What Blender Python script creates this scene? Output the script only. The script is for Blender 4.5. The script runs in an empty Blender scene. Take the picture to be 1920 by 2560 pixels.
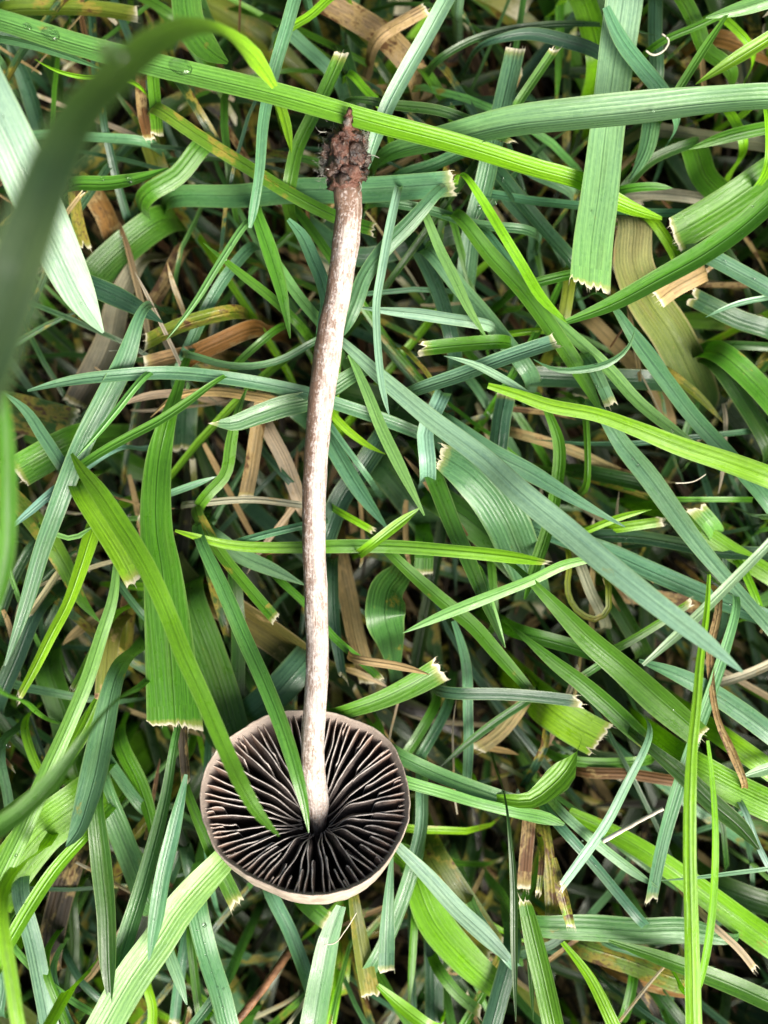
import bpy, bmesh, math, random, zlib
import numpy as np
from mathutils import Vector, noise, Matrix
random.seed(7)
rnd = random.Random(11)
scene = bpy.context.scene
COL = scene.collection

# ------------------------------------------------------------------ camera
MM = 0.001
FOC = 0.170                 # metres from lens to the plane the mushroom lies in
ZM = 0.045                  # height of that plane above the soil
HC = ZM + FOC               # camera height
PX = 0.05 * MM              # one photo pixel in the focus plane
cam_d = bpy.data.cameras.new('camera'); cam = bpy.data.objects.new('camera', cam_d); COL.objects.link(cam)
cam.location = (0, 0, HC); cam.rotation_euler = (0, 0, 0)
cam_d.sensor_fit = 'VERTICAL'; cam_d.sensor_height = 9.8; cam_d.sensor_width = 7.35
cam_d.lens = 9.8 * FOC / (2560 * PX)
cam_d.clip_start = 0.005; cam_d.clip_end = 50
cam_d.dof.use_dof = True; cam_d.dof.focus_distance = FOC + 0.001; cam_d.dof.aperture_fstop = cam_d.lens / 3.3
scene.camera = cam
scene.render.resolution_x = 768; scene.render.resolution_y = 1024

# ------------------------------------------------------------------ sky, sun, exposure
SUN_EL, SUN_AZ = math.radians(46), math.radians(140)     # azimuth clockwise from +Y
w = bpy.data.worlds.new('World'); scene.world = w; w.use_nodes = True
nt = w.node_tree; nt.nodes.clear()
sky = nt.nodes.new('ShaderNodeTexSky'); sky.sky_type = 'NISHITA'; sky.sun_disc = False
sky.sun_elevation = SUN_EL; sky.sun_rotation = SUN_AZ
sky.air_density = 1.2; sky.dust_density = 9.0; sky.ozone_density = 1.0
bg = nt.nodes.new('ShaderNodeBackground'); bg.inputs[1].default_value = 0.05
wo = nt.nodes.new('ShaderNodeOutputWorld')
nt.links.new(sky.outputs[0], bg.inputs[0]); nt.links.new(bg.outputs[0], wo.inputs[0])
sd = bpy.data.lights.new('sun', 'SUN'); sd.energy = 3.4; sd.angle = math.radians(38); sd.color = (1, 0.96, 0.9)
sun = bpy.data.objects.new('sun', sd); COL.objects.link(sun)
sdir = Vector((math.sin(SUN_AZ)*math.cos(SUN_EL), math.cos(SUN_AZ)*math.cos(SUN_EL), math.sin(SUN_EL)))
sun.rotation_euler = (-sdir).to_track_quat('-Z', 'Y').to_euler(); sun.location = sdir * 2
vs = scene.view_settings
vs.view_transform = 'Standard'; vs.look = 'None'; vs.exposure = 1.28; vs.gamma = 1.0; vs.use_curve_mapping = False

# ------------------------------------------------------------------ helpers
TILE = dict(A=(0,0), B=(600,0), C=(1220,0), D=(0,620), E=(600,620), F=(1220,620),
            G=(0,1240), H=(600,1240), I=(1220,1240), J=(0,1860), K=(600,1860), L=(1220,1860))
def src(t, x, y):
    if t == 'V': return x*1920/1659, y*1920/1659
    return TILE[t][0] + x*700/1659, TILE[t][1] + y*700/1659
def tscale(t): return 1920/1659 if t == 'V' else 700/1659
def P(px, py, z):
    """photo pixel at height z (m) -> world point"""
    d = (HC - z) / FOC
    return Vector(((px-960)*PX*d, -(py-1280)*PX*d, z))
def topx(v):
    d = (HC - v[2]) / FOC
    return v[0]/(PX*d)+960, -v[1]/(PX*d)+1280

def link(o, parent=None):
    COL.objects.link(o)
    if parent: o.parent = parent
    return o
def mesh_obj(name, verts, faces, mat, parent=None, smooth=True):
    me = bpy.data.meshes.new(name); me.from_pydata([tuple(v) for v in verts], [], faces)
    if smooth: me.polygons.foreach_set('use_smooth', [True]*len(me.polygons))
    for m in (mat if isinstance(mat, (list, tuple)) else [mat]): me.materials.append(m)
    o = bpy.data.objects.new(name, me)
    return link(o, parent)
def tag(o, label=None, cat=None, group=None, kind=None):
    if label: o['label'] = label
    if cat: o['category'] = cat
    if group: o['group'] = group
    if kind: o['kind'] = kind
    return o

class N:
    """small node-tree helper"""
    def __init__(s, name):
        s.m = bpy.data.materials.new(name); s.m.use_nodes = True; s.t = s.m.node_tree; s.t.nodes.clear()
        s.out = s.t.nodes.new('ShaderNodeOutputMaterial')
    def n(s, typ, **kw):
        nd = s.t.nodes.new(typ)
        for k, v in kw.items(): setattr(nd, k, v)
        return nd
    def put(s, sock, v):
        if isinstance(v, bpy.types.NodeSocket): s.t.links.new(v, sock)
        else: sock.default_value = v
    def math(s, op, a, b=0.0, c=None, clamp=False):
        nd = s.n('ShaderNodeMath', operation=op, use_clamp=clamp)
        s.put(nd.inputs[0], a); s.put(nd.inputs[1], b)
        if c is not None: s.put(nd.inputs[2], c)
        return nd.outputs[0]
    def mix(s, f, a, b, blend='MIX'):
        nd = s.n('ShaderNodeMix', data_type='RGBA', blend_type=blend, clamp_factor=True)
        s.put(nd.inputs[0], f); s.put(nd.inputs[6], a); s.put(nd.inputs[7], b)
        return nd.outputs[2]
    def ramp(s, f, lo, hi):
        nd = s.n('ShaderNodeMapRange', interpolation_type='SMOOTHSTEP'); s.put(nd.inputs[0], f)
        s.put(nd.inputs[1], lo); s.put(nd.inputs[2], hi); return nd.outputs[0]
    def noise(s, vec, scale, detail=3, rough=0.55):
        nd = s.n('ShaderNodeTexNoise'); s.put(nd.inputs['Vector'], vec)
        nd.inputs['Scale'].default_value = scale; nd.inputs['Detail'].default_value = detail; nd.inputs['Roughness'].default_value = rough
        return nd.outputs[0]
    def attr(s, name, col=False):
        nd = s.n('ShaderNodeAttribute', attribute_name=name)
        return nd.outputs['Color'] if col else nd.outputs['Fac']
    def vmul(s, v, k):
        nd = s.n('ShaderNodeVectorMath', operation='MULTIPLY'); s.put(nd.inputs[0], v); nd.inputs[1].default_value = k
        return nd.outputs[0]
    def bump(s, h, strength, dist):
        nd = s.n('ShaderNodeBump'); nd.inputs['Strength'].default_value = strength; nd.inputs['Distance'].default_value = dist
        s.put(nd.inputs['Height'], h); return nd.outputs[0]

RGBA = lambda c: (c[0], c[1], c[2], 1.0)

def blade_material(name, rough, dead=False):
    """leaf blade: uv is in mm (x across from the midrib, y along); tint, pale, wear, edge are point attributes"""
    k = N(name)
    tint = k.attr('tint', True); pale = k.attr('pale'); wear = k.attr('wear'); edge = k.attr('edge')
    uv = k.n('ShaderNodeUVMap', uv_map='uv').outputs[0]
    sep = k.n('ShaderNodeSeparateXYZ'); k.put(sep.inputs[0], uv)
    oi = k.n('ShaderNodeObjectInfo').outputs['Random']
    off = k.n('ShaderNodeCombineXYZ'); k.put(off.inputs[2], k.math('MULTIPLY', oi, 60.0))
    va = k.n('ShaderNodeVectorMath', operation='ADD'); k.put(va.inputs[0], uv); k.put(va.inputs[1], off.outputs[0])
    v = va.outputs[0]
    streak = k.noise(k.vmul(v, (6.0, 0.10, 1)), 1.0, 4, 0.6)          # fine lengthwise fibres
    broad = k.noise(k.vmul(v, (0.6, 0.09, 1)), 1.0, 3)                # slow changes along the blade
    speck = k.noise(k.vmul(v, (2.2, 1.3, 1)), 1.0, 5, 0.7)
    vein = k.math('SINE', k.math('MULTIPLY', k.math('ADD', k.math('MULTIPLY', sep.outputs[0], k.math('MULTIPLY_ADD', oi, 0.5, 0.65)), k.math('MULTIPLY', streak, 0.30)), 2*math.pi/0.46))
    vein01 = k.math('MULTIPLY_ADD', vein, 0.5, 0.5)
    c = k.mix(k.ramp(streak, 0.32, 0.68), k.mix(1.0, tint, (0.70, 0.74, 0.78, 1), 'MULTIPLY'), k.mix(1.0, tint, (1.22, 1.18, 1.1, 1), 'MULTIPLY'))
    vamp = k.math('MULTIPLY', k.math('MULTIPLY_ADD', k.math('FRACT', k.math('MULTIPLY', oi, 17.3)), 1.0 if not dead else 0.6, 0.0 if not dead else 0.7), k.ramp(broad, 0.25, 0.6))
    c = k.mix(k.math('MULTIPLY', k.math('MULTIPLY', vein01, vamp), 0.42), c, k.mix(1.0, tint, (0.50, 0.56, 0.5, 1), 'MULTIPLY'))
    c = k.mix(k.math('MULTIPLY', k.ramp(broad, 0.46, 0.72), 0.35 if not dead else 0.5), c,
              k.mix(0.6, tint, (0.11, 0.17, 0.03, 1) if not dead else (0.13, 0.07, 0.03, 1)))
    c = k.mix(k.math('MULTIPLY', k.ramp(speck, 0.42, 0.66), 0.30), c, k.mix(1.0, tint, (1.45, 1.35, 1.2, 1), 'MULTIPLY'))
    # midrib and paler margins
    mid = k.math('SUBTRACT', 1.0, k.ramp(k.math('ABSOLUTE', sep.outputs[0]), 0.03, 0.13))
    c = k.mix(k.math('MULTIPLY', mid, 0.45), c, k.mix(1.0, tint, (0.45, 0.5, 0.45, 1), 'MULTIPLY'))
    c = k.mix(k.math('MULTIPLY', k.ramp(edge, 0.86, 1.0), 0.4), c, (0.20, 0.30, 0.09, 1) if not dead else (0.40, 0.31, 0.16, 1))
    # age spots: yellow halo, brown heart
    sp = k.noise(k.vmul(v, (0.45, 0.22, 1)), 1.0, 5, 0.65)
    th = k.math('SUBTRACT', 0.80, k.math('MULTIPLY', wear, 0.40))
    c = k.mix(k.ramp(k.math('SUBTRACT', sp, th), -0.04, 0.07), c, (0.27, 0.23, 0.035, 1) if not dead else (0.34, 0.24, 0.10, 1))
    c = k.mix(k.ramp(k.math('SUBTRACT', sp, th), 0.07, 0.14), c, (0.11, 0.055, 0.02, 1))
    c = k.mix(k.math('MULTIPLY', k.ramp(k.math('MULTIPLY', speck, wear), 0.40, 0.55), 0.8), c, (0.05, 0.035, 0.02, 1))
    # frayed ends
    tipn = k.math('ADD', pale, k.math('MULTIPLY', k.math('SUBTRACT', speck, 0.5), 0.6))
    c = k.mix(k.ramp(tipn, 0.15, 0.55), c, k.mix(0.45, tint, (0.40, 0.36, 0.10, 1)))
    c = k.mix(k.ramp(tipn, 0.55, 0.95), c, (0.66, 0.61, 0.44, 1))
    bs = k.n('ShaderNodeBsdfPrincipled'); k.put(bs.inputs['Base Color'], c)
    wet = k.ramp(k.noise(k.vmul(v, (0.9, 0.5, 1)), 1.0, 4, 0.65), 0.56, 0.64)
    k.put(bs.inputs['Roughness'], k.math('SUBTRACT', k.math('MULTIPLY_ADD', k.noise(k.vmul(v, (1.2, 0.25, 1)), 1.0, 3), 0.35, rough - 0.17), k.math('MULTIPLY', wet, 0.16 if not dead else 0.1)))
    bs.inputs['Specular IOR Level'].default_value = 0.55 if not dead else 0.35
    h = k.math('ADD', k.math('MULTIPLY', k.math('MULTIPLY', vein01, vamp), -0.8), k.math('MULTIPLY', streak, 0.55))
    h = k.math('ADD', h, k.math('MULTIPLY', speck, 0.7))
    h = k.math('ADD', h, k.math('MULTIPLY', mid, -1.2))
    k.put(bs.inputs['Normal'], k.bump(h, 0.55, 0.00010))
    tr = k.n('ShaderNodeBsdfTranslucent')
    k.put(tr.inputs[0], k.mix(1.0, c, (1.5, 1.75, 0.45, 1) if not dead else (1.2, 1.0, 0.7, 1), 'MULTIPLY'))
    ms = k.n('ShaderNodeMixShader'); ms.inputs[0].default_value = 0.18 if not dead else 0.18
    k.put(ms.inputs[1], bs.outputs[0]); k.put(ms.inputs[2], tr.outputs[0]); k.put(k.out.inputs[0], ms.outputs[0])
    return k.m
M_LEAF = blade_material('leaf_blade', 0.40)
M_WAXY = blade_material('waxy_leaf_blade', 0.34)
M_DULL = blade_material('dull_leaf_blade', 0.72)
M_DEAD = blade_material('dead_leaf', 0.62, True)

def simple_mat(name, col, rough=0.6, col2=None, scale=400, bump=0.4, dist=0.0001, spec=0.4):
    k = N(name); tc = k.n('ShaderNodeTexCoord').outputs['Object']
    nz = k.noise(tc, scale, 6, 0.65)
    c = k.mix(k.ramp(nz, 0.35, 0.65), RGBA(col), RGBA(col2 or col))
    bs = k.n('ShaderNodeBsdfPrincipled'); k.put(bs.inputs['Base Color'], c); bs.inputs['Roughness'].default_value = rough
    bs.inputs['Specular IOR Level'].default_value = spec
    k.put(bs.inputs['Normal'], k.bump(k.noise(tc, scale*2.5, 5, 0.7), bump, dist)); k.put(k.out.inputs[0], bs.outputs[0])
    return k.m
M_SOIL = simple_mat('soil', (0.012, 0.009, 0.006), 0.9, (0.035, 0.024, 0.014), 300, 1.0, 0.002)
M_CLOD = simple_mat('wet_soil_clod', (0.014, 0.010, 0.008), 0.32, (0.075, 0.042, 0.028), 520, 1.0, 0.0003, 0.6)
M_BULB = simple_mat('bulb_skin', (0.085, 0.032, 0.018), 0.38, (0.22, 0.105, 0.06), 420, 0.8, 0.0003, 0.5)
M_FUZZ = simple_mat('mycelium_fuzz', (0.20, 0.20, 0.165), 0.9, (0.34, 0.33, 0.29), 600)
M_TWIG = simple_mat('twig_bark', (0.10, 0.045, 0.02), 0.55, (0.26, 0.13, 0.06), 500, 0.8, 0.0002)
M_FIBRE = simple_mat('plant_fibre', (0.62, 0.58, 0.48), 0.6, (0.50, 0.45, 0.34), 500)
k = N('water'); bs = k.n('ShaderNodeBsdfPrincipled'); bs.inputs['Base Color'].default_value = (0.97, 1, 0.97, 1)
bs.inputs['Roughness'].default_value = 0.02; bs.inputs['IOR'].default_value = 1.333; bs.inputs['Transmission Weight'].default_value = 1.0
k.put(k.out.inputs[0], bs.outputs[0]); M_WATER = k.m

# ------------------------------------------------------------------ ground
bm = bmesh.new()
G = 56
ax = [-3.0, -1.2, -0.5] + [-0.26 + 0.52*i/(G-1) for i in range(G)] + [0.5, 1.2, 3.0]
gv = [[bm.verts.new((x, y, 0.0012*noise.noise(Vector((x*90, y*90, 1))) + 0.0012*noise.noise(Vector((x*260, y*260, 4))) if abs(x) < .3 and abs(y) < .3 else 0.0))
       for y in ax] for x in ax]
for i in range(len(ax)-1):
    for j in range(len(ax)-1): bm.faces.new((gv[i][j], gv[i+1][j], gv[i+1][j+1], gv[i][j+1]))
me = bpy.data.meshes.new('ground'); bm.to_mesh(me); bm.free(); me.materials.append(M_SOIL)
ground = link(bpy.data.objects.new('ground', me)); tag(ground, 'dark damp soil under the lawn', kind='structure')

# ------------------------------------------------------------------ blade geometry
PAL = dict(P=(0.25,0.42,0.30), K=(0.022,0.016,0.011), N=(0.075,0.036,0.014), D=(0.013,0.040,0.007), b=(0.092,0.222,0.108), B=(0.215,0.385,0.245), g=(0.066,0.205,0.012), l=(0.180,0.420,0.008), d=(0.024,0.080,0.011),  # K, N (rotten thatch) and D are darkened to paint shade in
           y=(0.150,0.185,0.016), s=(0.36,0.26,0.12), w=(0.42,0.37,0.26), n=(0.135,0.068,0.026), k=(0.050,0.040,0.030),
           e=(0.036,0.096,0.050), m=(0.125,0.310,0.075), o=(0.25,0.125,0.030))  # B, P: pale leaf tones lightened further to paint in sky sheen
WORD = dict(D='deep green', P='silvery green', b='blue-green', B='pale blue-green', g='mid-green', l='lime-green', d='dark green', y='olive-yellow', s='straw-coloured',
            w='buff', n='brown', k='blackened', e='dark bluish', m='pale green', o='orange-brown')
DEADC = set('swnko')
def lerp(a, b, t): return tuple(a[i] + (b[i]-a[i])*t for i in range(3))
def jitter(c, r, amt=0.16):
    f = 1 + r.uniform(-amt, amt)
    return (c[0]*f*(1+r.uniform(-.10,.10)), c[1]*f, c[2]*f*(1+r.uniform(-.15,.15)))
def catmull(pts, n):
    """pts: list of equal-length tuples -> n samples spaced by chord length"""
    a = np.array(pts, float)
    if len(a) == 2: a = np.vstack([a[0], (a[0]+a[1])/2, a[1]])
    seg = np.maximum(np.linalg.norm(np.diff(a[:, :3], axis=0), axis=1), 1e-7)
    T = np.concatenate([[0], np.cumsum(seg)])
    m = np.zeros_like(a)
    for i in range(1, len(a)-1):
        m[i] = ((a[i]-a[i-1])/seg[i-1]*seg[i] + (a[i+1]-a[i])/seg[i]*seg[i-1])/(seg[i]+seg[i-1])
    m[0] = (a[1]-a[0])/seg[0]*1.5 - m[1]*0.5; m[-1] = (a[-1]-a[-2])/seg[-1]*1.5 - m[-2]*0.5
    out = []
    for t in np.linspace(0, T[-1], n):
        i = min(np.searchsorted(T, t, side='right')-1, len(seg)-1); h = seg[i]; u = (t-T[i])/h
        h00 = 2*u**3-3*u**2+1; h10 = u**3-2*u**2+u; h01 = -2*u**3+3*u**2; h11 = u**3-u**2
        out.append(h00*a[i]+h10*h*m[i]+h01*a[i+1]+h11*h*m[i+1])
    return np.array(out), T[-1]

class Acc:
    """collects ribbon geometry with its point attributes"""
    def __init__(s): s.v=[]; s.f=[]; s.uv=[]; s.tint=[]; s.pale=[]; s.wear=[]; s.edge=[]
    def build(s, name, mat, parent=None):
        me = bpy.data.meshes.new(name); me.from_pydata(s.v, [], s.f)
        me.polygons.foreach_set('use_smooth', [True]*len(me.polygons)); me.materials.append(mat)
        li = np.zeros(len(me.loops), np.int32); me.loops.foreach_get('vertex_index', li)
        uvl = me.uv_layers.new(name='uv'); uvl.data.foreach_set('uv', np.array(s.uv, np.float32)[li].ravel())
        ca = me.attributes.new('tint', 'FLOAT_COLOR', 'POINT')
        t = np.ones((len(s.v), 4), np.float32); t[:, :3] = s.tint; ca.data.foreach_set('color', t.ravel())
        for nm, arr in (('pale', s.pale), ('wear', s.wear), ('edge', s.edge)):
            at = me.attributes.new(nm, 'FLOAT', 'POINT'); at.data.foreach_set('value', np.array(arr, np.float32))
        return link(bpy.data.objects.new(name, me), parent)
    def add(s, rows, nu):
        """rows: list of (list of nu positions, attrs per vertex)"""
        base = len(s.v)
        for r in rows:
            for q in r:
                s.v.append(tuple(q[0])); s.uv.append(q[1]); s.tint.append(q[2]); s.pale.append(q[3]); s.wear.append(q[4]); s.edge.append(q[5])
        for i in range(len(rows)-1):
            for j in range(nu-1):
                a = base+i*nu+j; s.f.append((a, a+1, a+nu+1, a+nu))

def ribbon_rows(pts, widths, c0, c1, r, nv, nu, fold, roll0, roll1, wear, cut0, cut1, wav=0.0, frayamt=0.9):
    """pts world (m); widths (m) per point -> rows of vertices.  cut0/cut1: ragged ends"""
    sm, L = catmull([tuple(p)+(w_,) for p, w_ in zip(pts, widths)], nv)
    pos = sm[:, :3]; ww = np.maximum(sm[:, 3], 0.00004)
    tan = np.gradient(pos, axis=0); tan /= np.maximum(np.linalg.norm(tan, axis=1), 1e-9)[:, None]
    rows = []; Lmm = L*1000; v0 = r.uniform(0, 300); side_prev = None; ph = r.uniform(0, 6)
    if cut0 or cut1: fa = frayamt*r.uniform(.35, 1.2); lean = r.uniform(-.9, .9); jag = [[(lean*(2*q_/(nu-1)-1) + r.uniform(-.8, .5)*r.random()*fa + (r.uniform(-1.2, 0) if r.random() < .15 else 0)) for q_ in range(nu)] for _ in range(2)]; pl = r.uniform(.6, 1.9)
    for i in range(nv):
        t = i/(nv-1); T = Vector(tan[i]); h = Vector((T.x, T.y, 0))
        if h.length < 0.15 and side_prev is not None: side = side_prev - T*side_prev.dot(T)
        else: side = Vector((-h.y, h.x, 0))
        side.normalize()
        if side_prev is not None and side.dot(side_prev) < 0: side = -side
        side_prev = side.copy(); nrm = T.cross(side); nrm.normalize()
        if nrm.z < 0: nrm = -nrm
        ro = roll0 + (roll1-roll0)*t + 0.12*math.sin(5*t+ph)
        cr, sr = math.cos(ro), math.sin(ro); hw = ww[i]*0.5/max(cr, 0.6)
        S = side*cr + nrm*sr; U = nrm*cr - side*sr
        row = []
        for j in range(nu):
            u = -1 + 2*j/(nu-1)
            hgt = fold*(abs(u)**1.15 - 0.5)*hw + wav*hw*math.sin(9*t+3*u+ph)*abs(u)
            p = Vector(pos[i]) + S*(u*hw) + U*hgt
            d0, d1 = t*Lmm, (1-t)*Lmm; pale = 0.0
            if cut1: pale = max(pale, 1 - d1/pl)
            if cut0: pale = max(pale, 1 - d0/pl)
            if i == nv-1 and cut1: p += T*(jag[1][j]*0.0007)
            if i == 0 and cut0: p -= T*(jag[0][j]*0.0007)
            row.append((p, (u*hw*1000, v0+t*Lmm), (lerp(c0, c1, t) if c1 is not None else lerp(c0[min(int(t*(len(c0)-1)), len(c0)-2)], c0[min(int(t*(len(c0)-1)), len(c0)-2)+1], t*(len(c0)-1) - min(int(t*(len(c0)-1)), len(c0)-2))), max(pale, 0), wear, abs(u)))
        rows.append(row)
    return rows

REG = []      # (px, py, world, normal-ish) of blade surfaces, for setting drops on them
LAND = [('the mushroom cap', (758, 2020), 300), ('the soil-caked stem base', (860, 390), 190),
        ('the dead buff leaf', (1660, 850), 210), ('the rusty brown twig', (700, 2440), 190),
        ('the ragged-cut upright blade', (1500, 450), 230), ('the blurred arching blade', (130, 480), 260),
        ('the flared cut blade', (430, 1500), 260), ('the curled glossy leaf', (970, 1530), 170),
        ('the tall paired lime blades', (1760, 2200), 260), ('the brown-spotted blade', (1560, 2330), 260),
        ('the striped curling blade', (1230, 1240), 190), ('the long lime blade', (1650, 1080), 220)]
def anchor(px, py, rank=0):
    best = sorted(LAND, key=lambda a: math.hypot(px-a[1][0], py-a[1][1])/a[2])[rank]
    d = math.hypot(px-best[1][0], py-best[1][1])/best[2]
    if 900 < py < 1900 and abs(px-790) < 170 and d > 0.6 and not rank: return 'beside the mushroom stem'
    return ('near ' if d < 1 else 'further from ') + best[0]

USED = {}
def zmap(z): return (z if z >= 20.5 else 20.5 - (20.5-z)*1.9) + ZOFF     # deeper blades sit much deeper
ZOFF = 20.0      # the traced layer rides this many mm higher than the table says
def blade(tile, pts, wd, ends, col, z, label=''):
    xy = [tuple(float(q) for q in p.split(',')) for p in pts.split()]
    ws = [float(q) for q in wd.split()]; zs = [zmap(float(q)) for q in z.split()]
    r = random.Random(zlib.crc32((tile+pts).encode()))
    n = len(xy); sc = tscale(tile)
    px = [src(tile, *p) for p in xy]
    ipx = lambda arr, i: float(np.interp(i/(n-1), np.linspace(0, 1, len(arr)), arr))
    Z = [ipx(zs, i)*MM + r.uniform(-.35, .35)*MM for i in range(n)]
    W = [ipx(ws, i)*sc for i in range(n)]
    if len(ws) == 1 and 'p' in ends:          # default lancet taper
        if n < 4:                             # resample so the taper has room
            dense, _ = catmull([(p[0], p[1], 0, zz) for p, zz in zip(px, Z)], 6)
            px = [(q[0], q[1]) for q in dense]; Z = [q[3] for q in dense]; n = 6
        s = np.concatenate([[0], np.cumsum([math.hypot(px[i+1][0]-px[i][0], px[i+1][1]-px[i][1]) for i in range(n-1)])]); s /= s[-1]
        W = []
        for i in range(n):
            f = 1.0
            if ends[0] == 'p': f = min(f, (s[i]/0.5)**0.7)
            if ends[1] == 'p': f = min(f, ((1-s[i])/0.5)**0.7)
            W.append(ws[0]*sc*max(f, 0.06))
    WP = [P(p[0], p[1], zz) for p, zz in zip(px, Z)]
    WW = [wv*PX*(HC-zz)/FOC for wv, zz in zip(W, Z)]
    # buried or out-of-frame ends run down to the soil
    for e in (0, 1):
        if ends[e] != 'o': continue
        a, b_ = (WP[0], WP[1]) if e == 0 else (WP[-1], WP[-2])
        d = (a-b_); d.z = 0; d.normalize()
        q = px[0] if e == 0 else px[-1]; ww = WW[0] if e == 0 else WW[-1]
        inside = -20 < q[0] < 1940 and -20 < q[1] < 2580
        run = 0.006 if inside else 0.022
        ext = [a + d*run*0.55 + Vector((0, 0, -a.z*0.35)), a + d*run*(1.0) + Vector((0, 0, 0.0005-a.z))]
        if e == 0: WP = ext[::-1] + WP; WW = [ww*0.8, ww*0.95] + WW
        else: WP = WP + ext; WW = WW + [ww*0.95, ww*0.8]
    L = sum((WP[i+1]-WP[i]).length for i in range(len(WP)-1)); wmax = max(WW)
    nv = int(min(64, max(12, L/0.0011))); nu = 7 if wmax < 0.0028 else (11 if wmax < 0.005 else 19)
    cs = [jitter(PAL[q], r) for q in col]
    if len(cs) == 1: cs = [cs[0], jitter(cs[0], r, .1)]
    c1 = cs[-1]
    dead = col[0] in DEADC
    fold = r.uniform(0.18, 0.5) if wmax < 0.0045 else r.uniform(0.06, 0.2)
    if r.random() < 0.3: fold = -fold*0.6
    ro = r.uniform(-.38, .38) if wmax < 0.006 else r.uniform(-.2, .2)
    if col[0] == 'B': ro *= 0.25
    wear = r.uniform(0.0, 0.45) if not dead else r.uniform(0.4, 0.9)
    if 'y' in col: wear = r.uniform(0.5, 0.85)
    if max(zs) > 62: wear = 0.0
    if col[0] == 'w': wear *= 0.5
    if wmax < 0.0026 and 'y' not in col and not dead: wear *= 0.5
    rows = ribbon_rows(WP, WW, cs, None, r, nv, nu, fold, ro, ro + r.uniform(-.3, .3), wear, ends[0] == 'c', ends[1] == 'c', 0.10 if dead else 0.03)
    mat = M_DEAD if dead else M_DULL if max(zs) > 97 else (M_WAXY if col[0] in 'bBe' else M_LEAF)
    # ragged ends are a piece of their own
    Lr = L*1000; ncut = max(2, int(nv*0.9/Lr)+1)
    body = rows; tips = []
    if ends[1] == 'c': tips.append(rows[-ncut-1:]); body = body[:-ncut]
    if ends[0] == 'c': tips.append(rows[:ncut+1]); body = body[ncut:]
    a = Acc(); a.add(body, nu)
    nm = 'dead_grass_blade' if dead else 'grass_blade'
    o = a.build(nm, mat)
    for tp in tips:
        b2 = Acc(); r2 = tp if tp is not None else []
        b2.add(r2, nu)
        # loose fibres sticking out of the cut
        lastrow = tp[-1] if tp[0][0][0] is body[-1][0][0] or tp is tips[0] and ends[1] == 'c' else tp[0]
        inner = tp[0] if lastrow is tp[-1] else tp[-1]
        for j in range(0, nu, 1):
            if r.random() < 0.55:
                p0 = lastrow[j][0]; d = (p0 - inner[j][0]).normalized()
                sd = (lastrow[min(j+1, nu-1)][0] - lastrow[max(j-1, 0)][0]).normalized()
                ln = r.uniform(0.0002, 0.0008); hw = r.uniform(0.00003, 0.00008)
                i0 = len(b2.v); tipp = p0 + d*ln + sd*r.uniform(-.0002, .0002) + Vector((0, 0, r.uniform(-.0001, .0003)))
                for q in (p0 - sd*hw - d*0.0002, p0 + sd*hw - d*0.0002, tipp):
                    b2.v.append(tuple(q)); b2.uv.append((0.3, 0)); b2.tint.append(c1); b2.pale.append(1.0); b2.wear.append(0.0); b2.edge.append(0.0)
                b2.f.append((i0, i0+1, i0+2))
        b2.build('frayed_end', mat, o)
    for row in rows:
        for j in range(nu):
            q = topx(row[j][0]); REG.append((q[0], q[1], row[j][0]))
    if label: tag(o, label, 'dead grass' if dead else 'grass blade')
    else:
        mid = px[len(px)//2]; wd_ = 'thin' if wmax < 0.0018 else ('narrow' if wmax < 0.0034 else ('middling' if wmax < 0.0055 else 'broad'))
        cw = WORD[col[0]] if len(col) == 1 or col[0] == col[-1] else WORD[col[0]] + ' to ' + WORD[col[-1]]
        ew = 'cut ragged' if 'c' in ends else ('tapering to a point' if 'p' in ends else 'half buried')
        for rank in range(6):
            lab = f"{wd_} {cw} {'dead ' if dead else ''}grass blade {ew} {anchor(*mid, rank)}"
            if lab not in USED: break
        tag(o, lab, 'dead grass' if dead else 'grass blade'); USED.setdefault(lab, []).append(o)
    return o

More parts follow.
